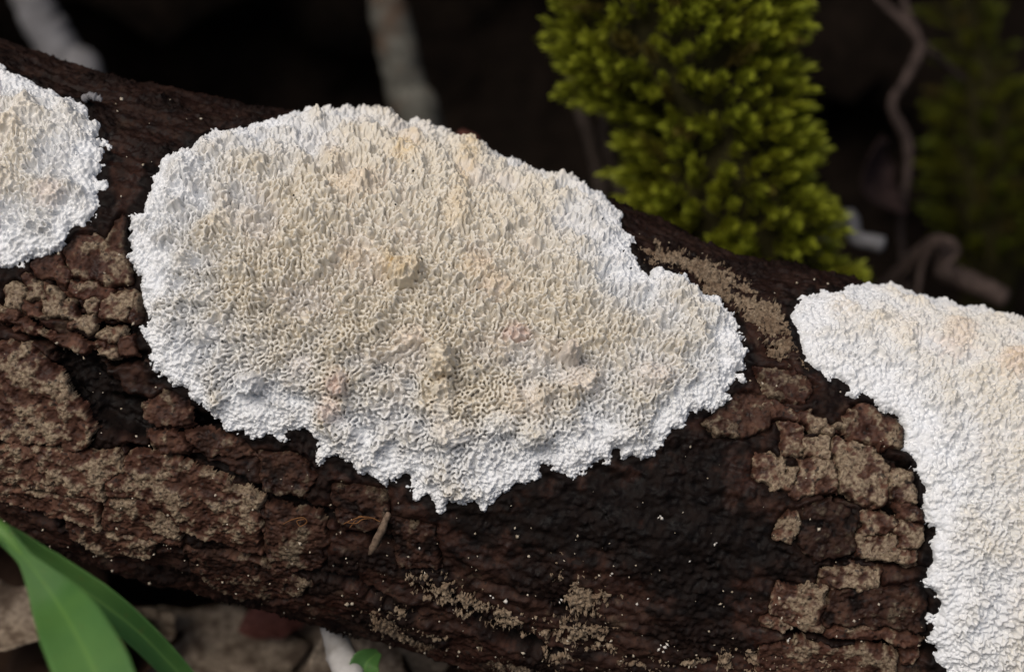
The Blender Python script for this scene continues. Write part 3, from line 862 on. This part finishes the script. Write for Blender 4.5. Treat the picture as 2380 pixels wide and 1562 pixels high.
def moss_column(label, outline, dep0, dep1, y0, y1, foot, core_in, gap, single, seed, scale=1.0, mat=M_MOSS, flatten=.8):
    """a stem wholly coated in moss: outline rows are (pixel y, left x, right x)"""
    g = np.random.default_rng(seed)
    root = thing('mossy_stem', label, 'moss')
    rows = np.array(outline, float)
    n = 46
    ys = np.linspace(y0, y1, n)
    lf, rt = np.interp(ys, rows[:, 0], rows[:, 1]), np.interp(ys, rows[:, 0], rows[:, 2])
    dep = np.interp(ys, [y0, y1], [dep0, dep1])
    C = np.array([at((a + b) / 2, y, d) for a, b, y, d in zip(lf, rt, ys, dep)])
    hw = (rt - lf) / 2 / FPX * dep
    core = np.maximum(hw - core_in * scale, .12)
    if foot is not None:                         # down to the soil, out of sight behind the branch
        gz = float(ground_z(C[-1][0], C[-1][1] + foot)) - .3
        end = np.array([C[-1][0] + .2, C[-1][1] + foot, gz])
        k = 12
        C = np.vstack([C, [C[-1] + (end - C[-1]) * t for t in np.linspace(.1, 1, k)]])
        core = np.concatenate([core, np.full(k, core[-1])])
    seg = 28
    th = np.arange(seg) / seg * 2 * math.pi
    wob = 1 + .10 * np.sin(3 * th[None] + np.arange(len(C))[:, None] * .35) + .06 * np.sin(5 * th[None] - np.arange(len(C))[:, None] * .6)
    ax_, fz = AX, np.cross(AX, UP)
    V = C[:, None] + (.93 * core[:, None] * wob)[..., None] * (np.cos(th)[None, :, None] * AX + flatten * np.sin(th)[None, :, None] * LN)
    N = V - C[:, None]
    m = len(C)
    i, j = np.meshgrid(np.arange(m - 1), np.arange(seg), indexing='ij')
    F = np.stack([i * seg + j, i * seg + (j + 1) % seg, (i + 1) * seg + (j + 1) % seg, (i + 1) * seg + j], -1).reshape(-1, 4)
    cap = np.array([[seg * (m - 1) + a, seg * (m - 1) + a + 1, seg * (m - 1) + seg - 1] for a in range(seg - 2)])
    cap0 = np.array([[a + 1, a, seg - 1] for a in range(seg - 2)])
    obj('stem', mesh_raw('stem', V.reshape(-1, 3), F, np.vstack([cap, cap0])), M_MOSSCORE, root)
    # shoots
    spots, SP = [], np.zeros((0, 3))
    for _ in range(15000):
        a = g.uniform(-.9, math.pi + .9); s = g.uniform(0, n - 1.001)
        i0 = int(s); f = s - i0
        r_ = core[i0] * (1 - f) + core[i0 + 1] * f
        if g.uniform() > r_ / core.max() + .1: continue
        clump = math.sin(a * 4.1 + s * .55) + math.sin(a * 2.3 - s * .9 + 1) + .8 * math.sin(a * 7 + s * 1.7)
        if clump < -1.35: continue                    # bare gaps between the tufts
        nv = math.cos(a) * AX + math.sin(a) * LN
        rr_ = r_ * (1 + .05 * clump)
        p = C[i0] * (1 - f) + C[i0 + 1] * f + rr_ * (math.cos(a) * AX + flatten * math.sin(a) * LN)
        if len(SP) and (((SP - p) ** 2).sum(1) < (gap * scale) ** 2).any(): continue
        SP = np.vstack([SP, p])
        spots.append((p, nv, math.sin(a)))
    spots.sort(key=lambda q: -q[2])
    V_, F_, T_, nb = [], [], [], 0
    MS = []
    for (V0, F0, T0) in SHOOTS:
        me = mesh_raw('moss_shoot', V0 * scale, None, F0, {'tip': T0}, smooth=False)
        me.materials.append(mat); MS.append(me)
    for k, (p, nv, front) in enumerate(spots):
        up = nv + np.array([0, 0, .25]) + g.normal(0, .28, 3)
        q = Vector(up).to_track_quat('Z', 'Y')
        sfac = g.uniform(.75, 1.2)
        rot = (q @ Quaternion((0, 0, 1), g.uniform(0, 6.28)))
        idx = int(g.integers(0, 6))
        if k < single and front > -.45:
            o = bpy.data.objects.new('moss_shoot', MS[idx])
            COL.objects.link(o)
            o.parent = root
            o.location = Vector(p * CM)
            o.rotation_mode = 'QUATERNION'; o.rotation_quaternion = rot
            o.scale = (sfac,) * 3
        else:
            Rm = np.array(rot.to_matrix())
            V0, F0, T0 = SHOOTS[idx]
            V_.append((V0 * scale * sfac) @ Rm.T + p); F_.append(F0 + nb); T_.append(T0); nb += len(V0)
    if V_:
        obj('moss_shoots_behind', mesh_raw('moss_mass', np.vstack(V_), None, np.vstack(F_), {'tip': np.concatenate(T_)}, smooth=False), mat, root, kind='stuff')
    return root

MOSS1 = [(-260, 1330, 1850), (-60, 1270, 1870), (0, 1265, 1895), (60, 1275, 1885), (130, 1265, 1880), (200, 1285, 1880), (250, 1340, 1890), (275, 1415, 1905),
         (320, 1430, 1915), (400, 1425, 1915), (470, 1425, 1945), (540, 1470, 1970), (600, 1560, 1985), (660, 1700, 2010), (740, 1720, 2030)]
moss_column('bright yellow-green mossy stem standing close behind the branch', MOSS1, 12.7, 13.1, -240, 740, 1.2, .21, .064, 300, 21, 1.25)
MOSS2 = [(-200, 2140, 2330), (0, 2160, 2300), (80, 2180, 2310), (170, 2190, 2370), (250, 2160, 2420), (350, 2150, 2440), (480, 2150, 2440), (620, 2200, 2440)]
moss_column('dim green mossy stem in the shade beyond the twisted root', MOSS2, 16.8, 17.6, -180, 620, 1.0, .17, .085, 150, 22, 1.2, M_MOSS_SHADE)

# ------------------------------------------------------------------ stems, roots, sticks
def stick(name, label, cat, pix, rad, mat, seg=14, n=60, rough=.05, seed=0, down=None, group=None):
    """pix: (px, py, depth) points; down: also run the last end on to the soil"""
    pts = [at(*p) for p in pix]
    if down:
        e = pts[-1]
        dx, dy = down
        g = np.array([e[0] + dx, e[1] + dy, 0]); g[2] = float(ground_z(g[0], g[1])) - .2
        pts += [e * .5 + g * .5, g]
    o = obj(name, tube_mesh(name, pts, rad, seg, n, rough, seed), mat, None, label=label, category=cat)
    if group: o['group'] = group
    return o

stick('plant_stem', 'mottled grey-green plant stem standing behind the middle of the branch', 'stem',
      [(880, -200, 15.6), (900, 0, 15.7), (925, 120, 15.8), (950, 230, 15.9), (985, 330, 16.0)], [.155, .155, .16, .165, .17, .18, .2], M_GREY, down=(.3, .4), seed=3)
stick('plant_stem', 'pale grey smooth stem leaning behind the upper end of the branch', 'stem',
      [(20, -140, 16.8), (75, 0, 16.9), (110, 70, 17), (160, 150, 17.1), (210, 230, 17.2)], [.17, .17, .175, .18, .19, .2], M_PALE, down=(.6, .4), seed=4)
stick('dark_twig', 'dark upright twig under the overhanging edge of the bright moss', 'twig',
      [(1330, 180, 13.8), (1365, 300, 13.8), (1390, 400, 13.9), (1400, 520, 14)], [.055, .06, .06, .06], M_DSTEM, down=(.1, .3), seed=5)
stick('dark_twig', 'dark thin twig close against the shaded side of the bright moss', 'twig',
      [(1405, 200, 13.6), (1410, 300, 13.6), (1430, 400, 13.7), (1450, 520, 13.8)], [.05, .06, .06, .06], M_DSTEM, down=(.1, .3), seed=6)
root_ = thing('twisted_root', 'thin twisted brown root hanging in the shade between the two mossy stems', 'root')
obj('main_strand', tube_mesh('main_strand', [at(*p) for p in [(2000, -60, 15.6), (2045, 0, 15.6), (2136, 97, 15.5), (2105, 187, 15.5), (2072, 248, 15.4), (2109, 331, 15.5),
    (2106, 435, 15.5), (2092, 523, 15.6), (2102, 640, 15.7), (2110, 800, 15.9), (2120, 1050, 17), (2125, 1330, 19.5)]], [.026, .03, .042, .034, .046, .03, .027, .03, .034, .04], 10, 90, .08, 7), M_ROOT, root_)
obj('side_strand', tube_mesh('side_strand', [at(*p) for p in [(2136, 97, 15.5), (2165, 125, 15.6), (2200, 150, 15.8), (2240, 190, 16)]], [.035, .03, .025, .02], 8, 24, .06, 8), M_ROOT, root_)
obj('side_strand', tube_mesh('side_strand', [at(*p) for p in [(2090, -60, 15.6), (2105, 20, 15.6), (2128, 70, 15.5), (2136, 97, 15.5)]], [.025, .03, .03, .03], 8, 24, .06, 9), M_ROOT, root_)
stick('broken_stick', 'grey-brown broken stick with pinkish cut end lying beyond the branch', 'stick',
      [(2338, 695, 14.4), (2270, 662, 14.5), (2200, 632, 14.6), (2130, 602, 14.8)], [.075, .08, .085, .07, .07, .07], M_ROOT, seed=10, rough=.04, down=(-2.2, 2.2))
stick('curled_tendril', 'brown tendril curled in a loop over the broken stick', 'tendril',
      [(2130, 700, 14.5), (2140, 630, 14.5), (2165, 575, 14.4), (2205, 560, 14.3), (2225, 585, 14.3), (2205, 612, 14.3), (2180, 640, 14.3)], [.02, .025, .028, .032, .028, .02, .016], M_ROOT, seed=11, n=60)
stick('stick_end', 'pale stick end poking out beside the foot of the bright moss', 'stick',
      [(2050, 570, 14.2), (1990, 556, 14.3), (1930, 545, 14.5)], [.06, .055, .05, .05, .05], M_PALE, seed=12, n=40, down=(-1.6, 1.5))
stick('pale_twig', 'pale grey twig standing below the branch beside a scrap of green', 'twig',
      [(765, 1455, 11.1), (785, 1500, 11.0), (810, 1570, 10.9), (830, 1680, 10.8)], [.05, .075, .085, .09, .09, .09], M_BONE, seed=13, n=40, down=(.1, -.1))

# ------------------------------------------------------------------ dead leaves and grass
def leaf_grid(L, Wd, curl, seed, lobes=.08):
    """a curled dead leaf lying in its own xy plane, with a real thickness"""
    g = np.random.default_rng(seed)
    n, m = 26, 15
    t, s = np.meshgrid(np.linspace(0, 1, n), np.linspace(-1, 1, m), indexing='ij')
    wd = Wd * np.sin(math.pi * np.clip(t, .004, .996)) ** .75 * (1 - .25 * t) * (1 + lobes * np.sin(17 * t + g.uniform(0, 6)))
    x, y = L * (t - .5), wd * s
    z = curl * (s * wd) ** 2 / Wd + .12 * curl * L * np.sin(3 * t + g.uniform(0, 6)) + .035 * vnoise(x, y, .8, seed) - .03 * np.exp(-(s / .08) ** 2)
    z += .012 * np.abs(np.sin(12 * (t - .35 * np.abs(s))))
    top = np.stack([x, y, z], -1)
    bot = top - np.array([0, 0, .015])
    V = np.concatenate([top.reshape(-1, 3), bot.reshape(-1, 3)])
    i, j = np.meshgrid(np.arange(n - 1), np.arange(m - 1), indexing='ij')
    a = (i * m + j).ravel()
    F = np.stack([a, a + m, a + m + 1, a + 1], 1)
    F2 = F[:, ::-1] + n * m
    e1 = np.arange(n - 1) * m
    S1 = np.stack([e1, e1 + n * m, e1 + m + n * m, e1 + m], 1)
    e2 = e1 + m - 1
    S2 = np.stack([e2, e2 + m, e2 + m + n * m, e2 + n * m], 1)
    return V, np.vstack([F, F2, S1, S2])

LEAVES = [leaf_grid(2.4, .75, .5, 31), leaf_grid(1.7, .6, .8, 32), leaf_grid(3.0, 1.0, .35, 33), leaf_grid(1.2, .5, -.7, 34)]
def lay_leaf(name, label, pos, size, kind, rot, mat, group=None):
    V, F = LEAVES[kind]
    key = 'dead_leaf_%d_%s' % (kind, mat.name)
    me = bpy.data.meshes.get(key)
    if me is None:
        me = mesh_raw(key, V, F); me.materials.append(mat)
    o = obj(name, me, None, None, label=label, category='leaf')
    o.location = Vector(np.asarray(pos) * CM)
    o.rotation_euler = rot
    o.scale = (size,) * 3
    if group: o['group'] = group
    return o

def on_ground(px, py, lift=0.0):
    """where the ray of a pixel meets the soil (raised by lift)"""
    for dep in np.arange(7, 40, .05):
        p = at(px, py, dep)
        if p[2] < float(ground_z(p[0], p[1])) + lift: return p
    return at(px, py, 20)

for (px, py, lift, size, kind, rz, tx, ty, mat, lab) in [
    (20, 1440, .9, .40, 1, .4, .5, .2, M_LEAF_PALE, 'pale curled dead leaf lying beside the grass blades under the branch'),
    (110, 1390, .3, .6, 0, 1.2, .2, -.3, M_LEAF_DARK, 'brown dead leaf under the grass stem'),
    (60, 1540, .5, .6, 2, 2.2, .1, .3, M_LEAF_DARK, 'wide brown dead leaf behind the broad grass blade'),
    (340, 1440, .6, .30, 1, 2.4, .6, .1, M_LEAF_PALE, 'pale dead leaf showing between the two grass blades'),
    (470, 1535, .35, .45, 2, .3, .25, .1, M_LEAF_PALE, 'broad pale dead leaf on the soil past the grass tip'),
    (560, 1515, .15, .42, 0, 1.6, -.2, .35, M_LEAF_PALE, 'narrow pale dead leaf lying in the gap beneath the branch'),
    (610, 1560, .35, .40, 3, 2.6, .3, .25, M_LEAF_PALE, 'small curled pale dead leaf beside a narrow one under the branch'),
    (690, 1535, .2, .45, 2, -.5, .3, -.3, M_LEAF_PALE, 'creased pale dead leaf beside the pale twig'),
    (640, 1445, .5, .20, 0, .35, .5, 0, M_LEAF_PINK, 'small reddish dead leaf tucked under the branch'),
    (940, 1550, .55, .5, 2, .6, .5, .1, M_LEAF_PALE, 'grey dead leaf lying against the underside of the branch'),
    (1010, 1570, .4, .4, 1, 1.9, .2, .3, M_LEAF_DARK, 'brown dead leaf half hidden below the crumb-covered underside'),
    (230, 1545, .2, .6, 0, .9, .1, .1, M_LEAF_DARK, 'dark dead leaf lying below the grass blades')]:
    p = on_ground(px, py, lift)
    lay_leaf('dead_leaf', lab, p, size, kind, (tx, ty, rz), mat)
for (px, py, dep, size, kind, rot, mat, lab) in [
    (2045, 410, 15.2, .55, 1, (1.1, .3, 1.2), M_LEAF_DUSK, 'curled pinkish dead leaf caught beside the twisted root'),
    (1085, 322, 13.2, .14, 3, (.9, .2, .4), M_LEAF_PINK, 'small pinkish leaf scrap just behind the big crust')]:
    lay_leaf('dead_leaf', lab, at(px, py, dep), size, kind, rot, mat)
g = np.random.default_rng(56)
for k in range(34):                                    # litter bed under and in front of the branch
    x, y = g.uniform(-5.5, 3.0), g.uniform(-5, 1.6)
    lay_leaf('litter_leaf', 'dull brown dead leaf in the litter bed under the branch', (x, y, float(ground_z(x, y)) + g.uniform(.08, .35)), g.uniform(.4, .75),
             int(g.integers(0, 4)), (g.normal(0, .3), g.normal(0, .3), g.uniform(0, 6.28)), M_LEAF_PALE if k % 3 == 0 else M_LEAF_DARK, 'dead leaves under the branch')
g = np.random.default_rng(55)
for k in range(46):                                    # dim litter in the hollow
    x, y = g.uniform(-6, 6), g.uniform(3.2, 8.0)
    lay_leaf('litter_leaf', 'dark brown dead leaf lying in the shaded hollow behind the branch', (x, y, float(ground_z(x, y)) + g.uniform(.1, .5)), g.uniform(.5, 1.0),
             int(g.integers(0, 4)), (g.normal(0, .4), g.normal(0, .4), g.uniform(0, 6.28)), M_LEAF_DARK, 'dead leaves in the hollow')

def blade_mesh(name, pts, widths, fold=.35, n=60, wdir=None):
    P = resample(pts, n)
    w = np.interp(np.linspace(0, 1, n), np.linspace(0, 1, len(widths)), widths)
    Tn = np.gradient(P, axis=0); Tn /= np.linalg.norm(Tn, axis=1)[:, None]
    nrm = np.array([LN * .9 + np.array([0, 0, .3])] * n) if wdir is None else np.array([wdir] * n)
    S = np.cross(Tn, nrm); S /= np.linalg.norm(S, axis=1)[:, None]
    Nn = np.cross(S, Tn)
    m = 13
    s = np.linspace(-1, 1, m)
    top = P[:, None] + (w[:, None] * s)[..., None] * S[:, None] + (fold * w[:, None] * (np.abs(s) ** 1.3))[..., None] * Nn[:, None]
    bot = top - Nn[:, None] * .012
    V = np.concatenate([top.reshape(-1, 3), bot.reshape(-1, 3)])
    rib = np.tile(np.abs(s), (n, 1)); rib = np.concatenate([rib.ravel(), rib.ravel()])
    i, j = np.meshgrid(np.arange(n - 1), np.arange(m - 1), indexing='ij')
    a = (i * m + j).ravel()
    F = np.stack([a, a + m, a + m + 1, a + 1], 1)
    e1 = np.arange(n - 1) * m; e2 = e1 + m - 1
    S1 = np.stack([e1, e1 + n * m, e1 + m + n * m, e1 + m], 1)
    S2 = np.stack([e2, e2 + m, e2 + m + n * m, e2 + n * m], 1)
    return mesh_raw(name, V, np.vstack([F, F[:, ::-1] + n * m, S1, S2]), None, {'rib': rib})

grass = thing('grass_plant', 'fresh green grass with folded blades arching across the lower edge of the branch', 'grass')
gd = 8.9
base = at(-420, 1500, gd + .6); base[2] = float(ground_z(base[0], base[1])) - .1
obj('stem', tube_mesh('stem', [base, at(-260, 1250, gd + .3), at(-100, 1185, gd + .1), at(10, 1240, gd), at(75, 1322, gd - .02)], [.05, .05, .045, .04, .012], 12, 50, .02, 14), M_BLADE, grass)
obj('blade', blade_mesh('blade', [at(10, 1238, gd - .03), at(60, 1300, gd - .04), at(95, 1345, gd - .06), at(130, 1395, gd - .1), at(170, 1460, gd - .25), at(225, 1570, gd - .4), at(270, 1700, gd - .5), at(330, 1880, gd - .5), at(400, 2050, gd - .3)], [.03, .035, .07, .11, .145, .165, .155, .10, .004], .32), M_BLADE, grass)
obj('blade', blade_mesh('blade', [at(-120, 1180, gd + .15), at(0, 1235, gd + .2), at(110, 1315, gd + .25), at(230, 1395, gd + .3), at(330, 1475, gd + .35), at(430, 1580, gd + .4), at(520, 1690, gd + .4), at(620, 1830, gd + .4)],
    [.03, .045, .075, .078, .068, .06, .045, .003], .75), M_BLADE, grass)
obj('green_leaf_scrap', blade_mesh('green_leaf_scrap', [at(835, 1630, 10.9), at(845, 1575, 10.9), at(852, 1540, 10.9), at(880, 1515, 10.95)], [.03, .09, .08, .02], .5), M_MOSS and M_BLADE, None,
    label='small bright green leaf scrap below the branch beside the pale twig', category='leaf')

# ------------------------------------------------------------------ small things lying on the bark
def on_bark(px, py, h=.02):
    u, v = project(px, py)
    return surf(np.array(u), np.array(v), np.array(h))
tw = [on_bark(905, 1190, .05), on_bark(893, 1215, .06), on_bark(880, 1245, .06), on_bark(868, 1270, .06), on_bark(860, 1285, .05)]
obj('broken_twig', tube_mesh('broken_twig', tw, [.012, .019, .022, .017, .007], 9, 17, .10, 15), M_TWIG, None, label='short dry splinter of twig lying on the bark under the big crust', category='twig')
fib = thing('fibre_tangle', 'thin orange root fibres lying beside the dry twig splinter', 'fibre')
for k, pts in enumerate([[(800, 1215), (818, 1205), (840, 1198), (862, 1200), (885, 1212)], [(808, 1210), (830, 1212), (845, 1204), (872, 1203)], [(815, 1222), (828, 1206), (838, 1198), (850, 1204)]]):
    obj('strand', tube_mesh('strand', [on_bark(x, y, .05 + .01 * math.sin(k + i)) for i, (x, y) in enumerate(pts)], [.0022, .003, .0022], 6, 30, .05, 16 + k), M_FIBRE, fib)
fib = thing('fibre_curl', 'tiny curl of orange fibre on the dark bark, apart from the splinter', 'fibre')
obj('strand', tube_mesh('strand', [on_bark(x, y, .05) for x, y in [(660, 1215), (680, 1205), (705, 1200), (715, 1210), (700, 1220), (692, 1208), (708, 1204)]], [.002, .003, .0025], 6, 50, .05, 20), M_FIBRE, fib)
white = [on_bark(x, y, h) for x, y, h in [(192, 232, .03), (205, 230, .05), (220, 236, .06), (236, 241, .05)]]
obj('white_strand', tube_mesh('white_strand', white, [.02, .022, .02, .012], 10, 30, .25, 41), M_PALE, None, label='short white strand sticking out from the crust fungus by the leaning stem', category='fungus')

def grains(spots, smin, smax, seed, lift=.01):
    g = np.random.default_rng(seed)
    O = np.array([(1, 0, 0), (-1, 0, 0), (0, 1, 0), (0, -1, 0), (0, 0, 1), (0, 0, -1)], float)
    Fo = np.array([(0, 2, 4), (2, 1, 4), (1, 3, 4), (3, 0, 4), (2, 0, 5), (1, 2, 5), (3, 1, 5), (0, 3, 5)])
    V, F = [], []
    for k, (u, v, h) in enumerate(spots):
        p = surf(np.array(u), np.array(v), np.array(h + lift))
        s = math.exp(g.uniform(math.log(smin), math.log(smax)))
        A = np.linalg.qr(g.standard_normal((3, 3)))[0]
        V.append(p + (O * s * g.uniform(.5, 1.4, 3) * g.uniform(.7, 1.3, (6, 1))) @ A.T); F.append(Fo + 6 * k)
    return mesh_raw('grains', np.vstack(V), None, np.vstack(F), smooth=False)

g = np.random.default_rng(77)
sp = []
while len(sp) < 380:
    u, v = g.uniform(-2.7, 2.7), g.uniform(-2.0, 1.6)
    if g.uniform() > .35 + .65 * math.exp(-((u - .6) / 1.2) ** 2 - ((v + .9) / .5) ** 2): continue
    if max(float(box_sd(p, np.array([u]), np.array([v]))[0]) for p in (P_MAIN, P_LEFT, P_RIGHT)) > -.03: continue
    on_pl = max(float(box_sd(p, np.array([u]), np.array([v]), .1)[0]) for p in PL_P) > 0
    sp.append((u, v, .045 if on_pl else float(log_relief(np.array([u]), np.array([v]))[0])))
obj('pale_grit', grains(sp, .003, .011, 78), M_GRIT, None, kind='stuff', label='pale grit and spores scattered over the dark bark', category='grit')
big = [project(x, y) + (.02,) for x, y in [(1534, 1200), (1538, 1204), (1530, 1203), (1660, 1265), (1664, 1262), (1602, 1305), (1418, 1338), (1422, 1334), (1480, 1405), (1505, 1392),
       (2190, 0), (1830, 1490), (1834, 1484), (1535, 1500), (1545, 1505), (1530, 1510), (1540, 1515), (1550, 1498), (1300, 1400), (1305, 1395), (1140, 1385), (1146, 1390), (1176, 1398), (830, 1380), (975, 1275)] if y > 10]
obj('white_crumbs', grains(big, .005, .012, 79, .012), flat_mat('white_crumb', (.5, .45, .38), (.75, .72, .68), .03, .6, .3), None, kind='stuff', label='larger white crumbs dotted on the black bark', category='crumbs')
sp = []
for _ in range(70):
    while True:
        u, v = g.uniform(-2.0, 1.3), g.uniform(-.9, 1.4)
        if float(box_sd(P_MAIN, np.array([u]), np.array([v]))[0]) > .08: break
    sp.append((u, v, .10))
obj('black_specks', grains(sp, .003, .0075, 80, .0), M_SPECK, None, kind='stuff', label='tiny black specks of dirt on the big pale crust', category='specks')
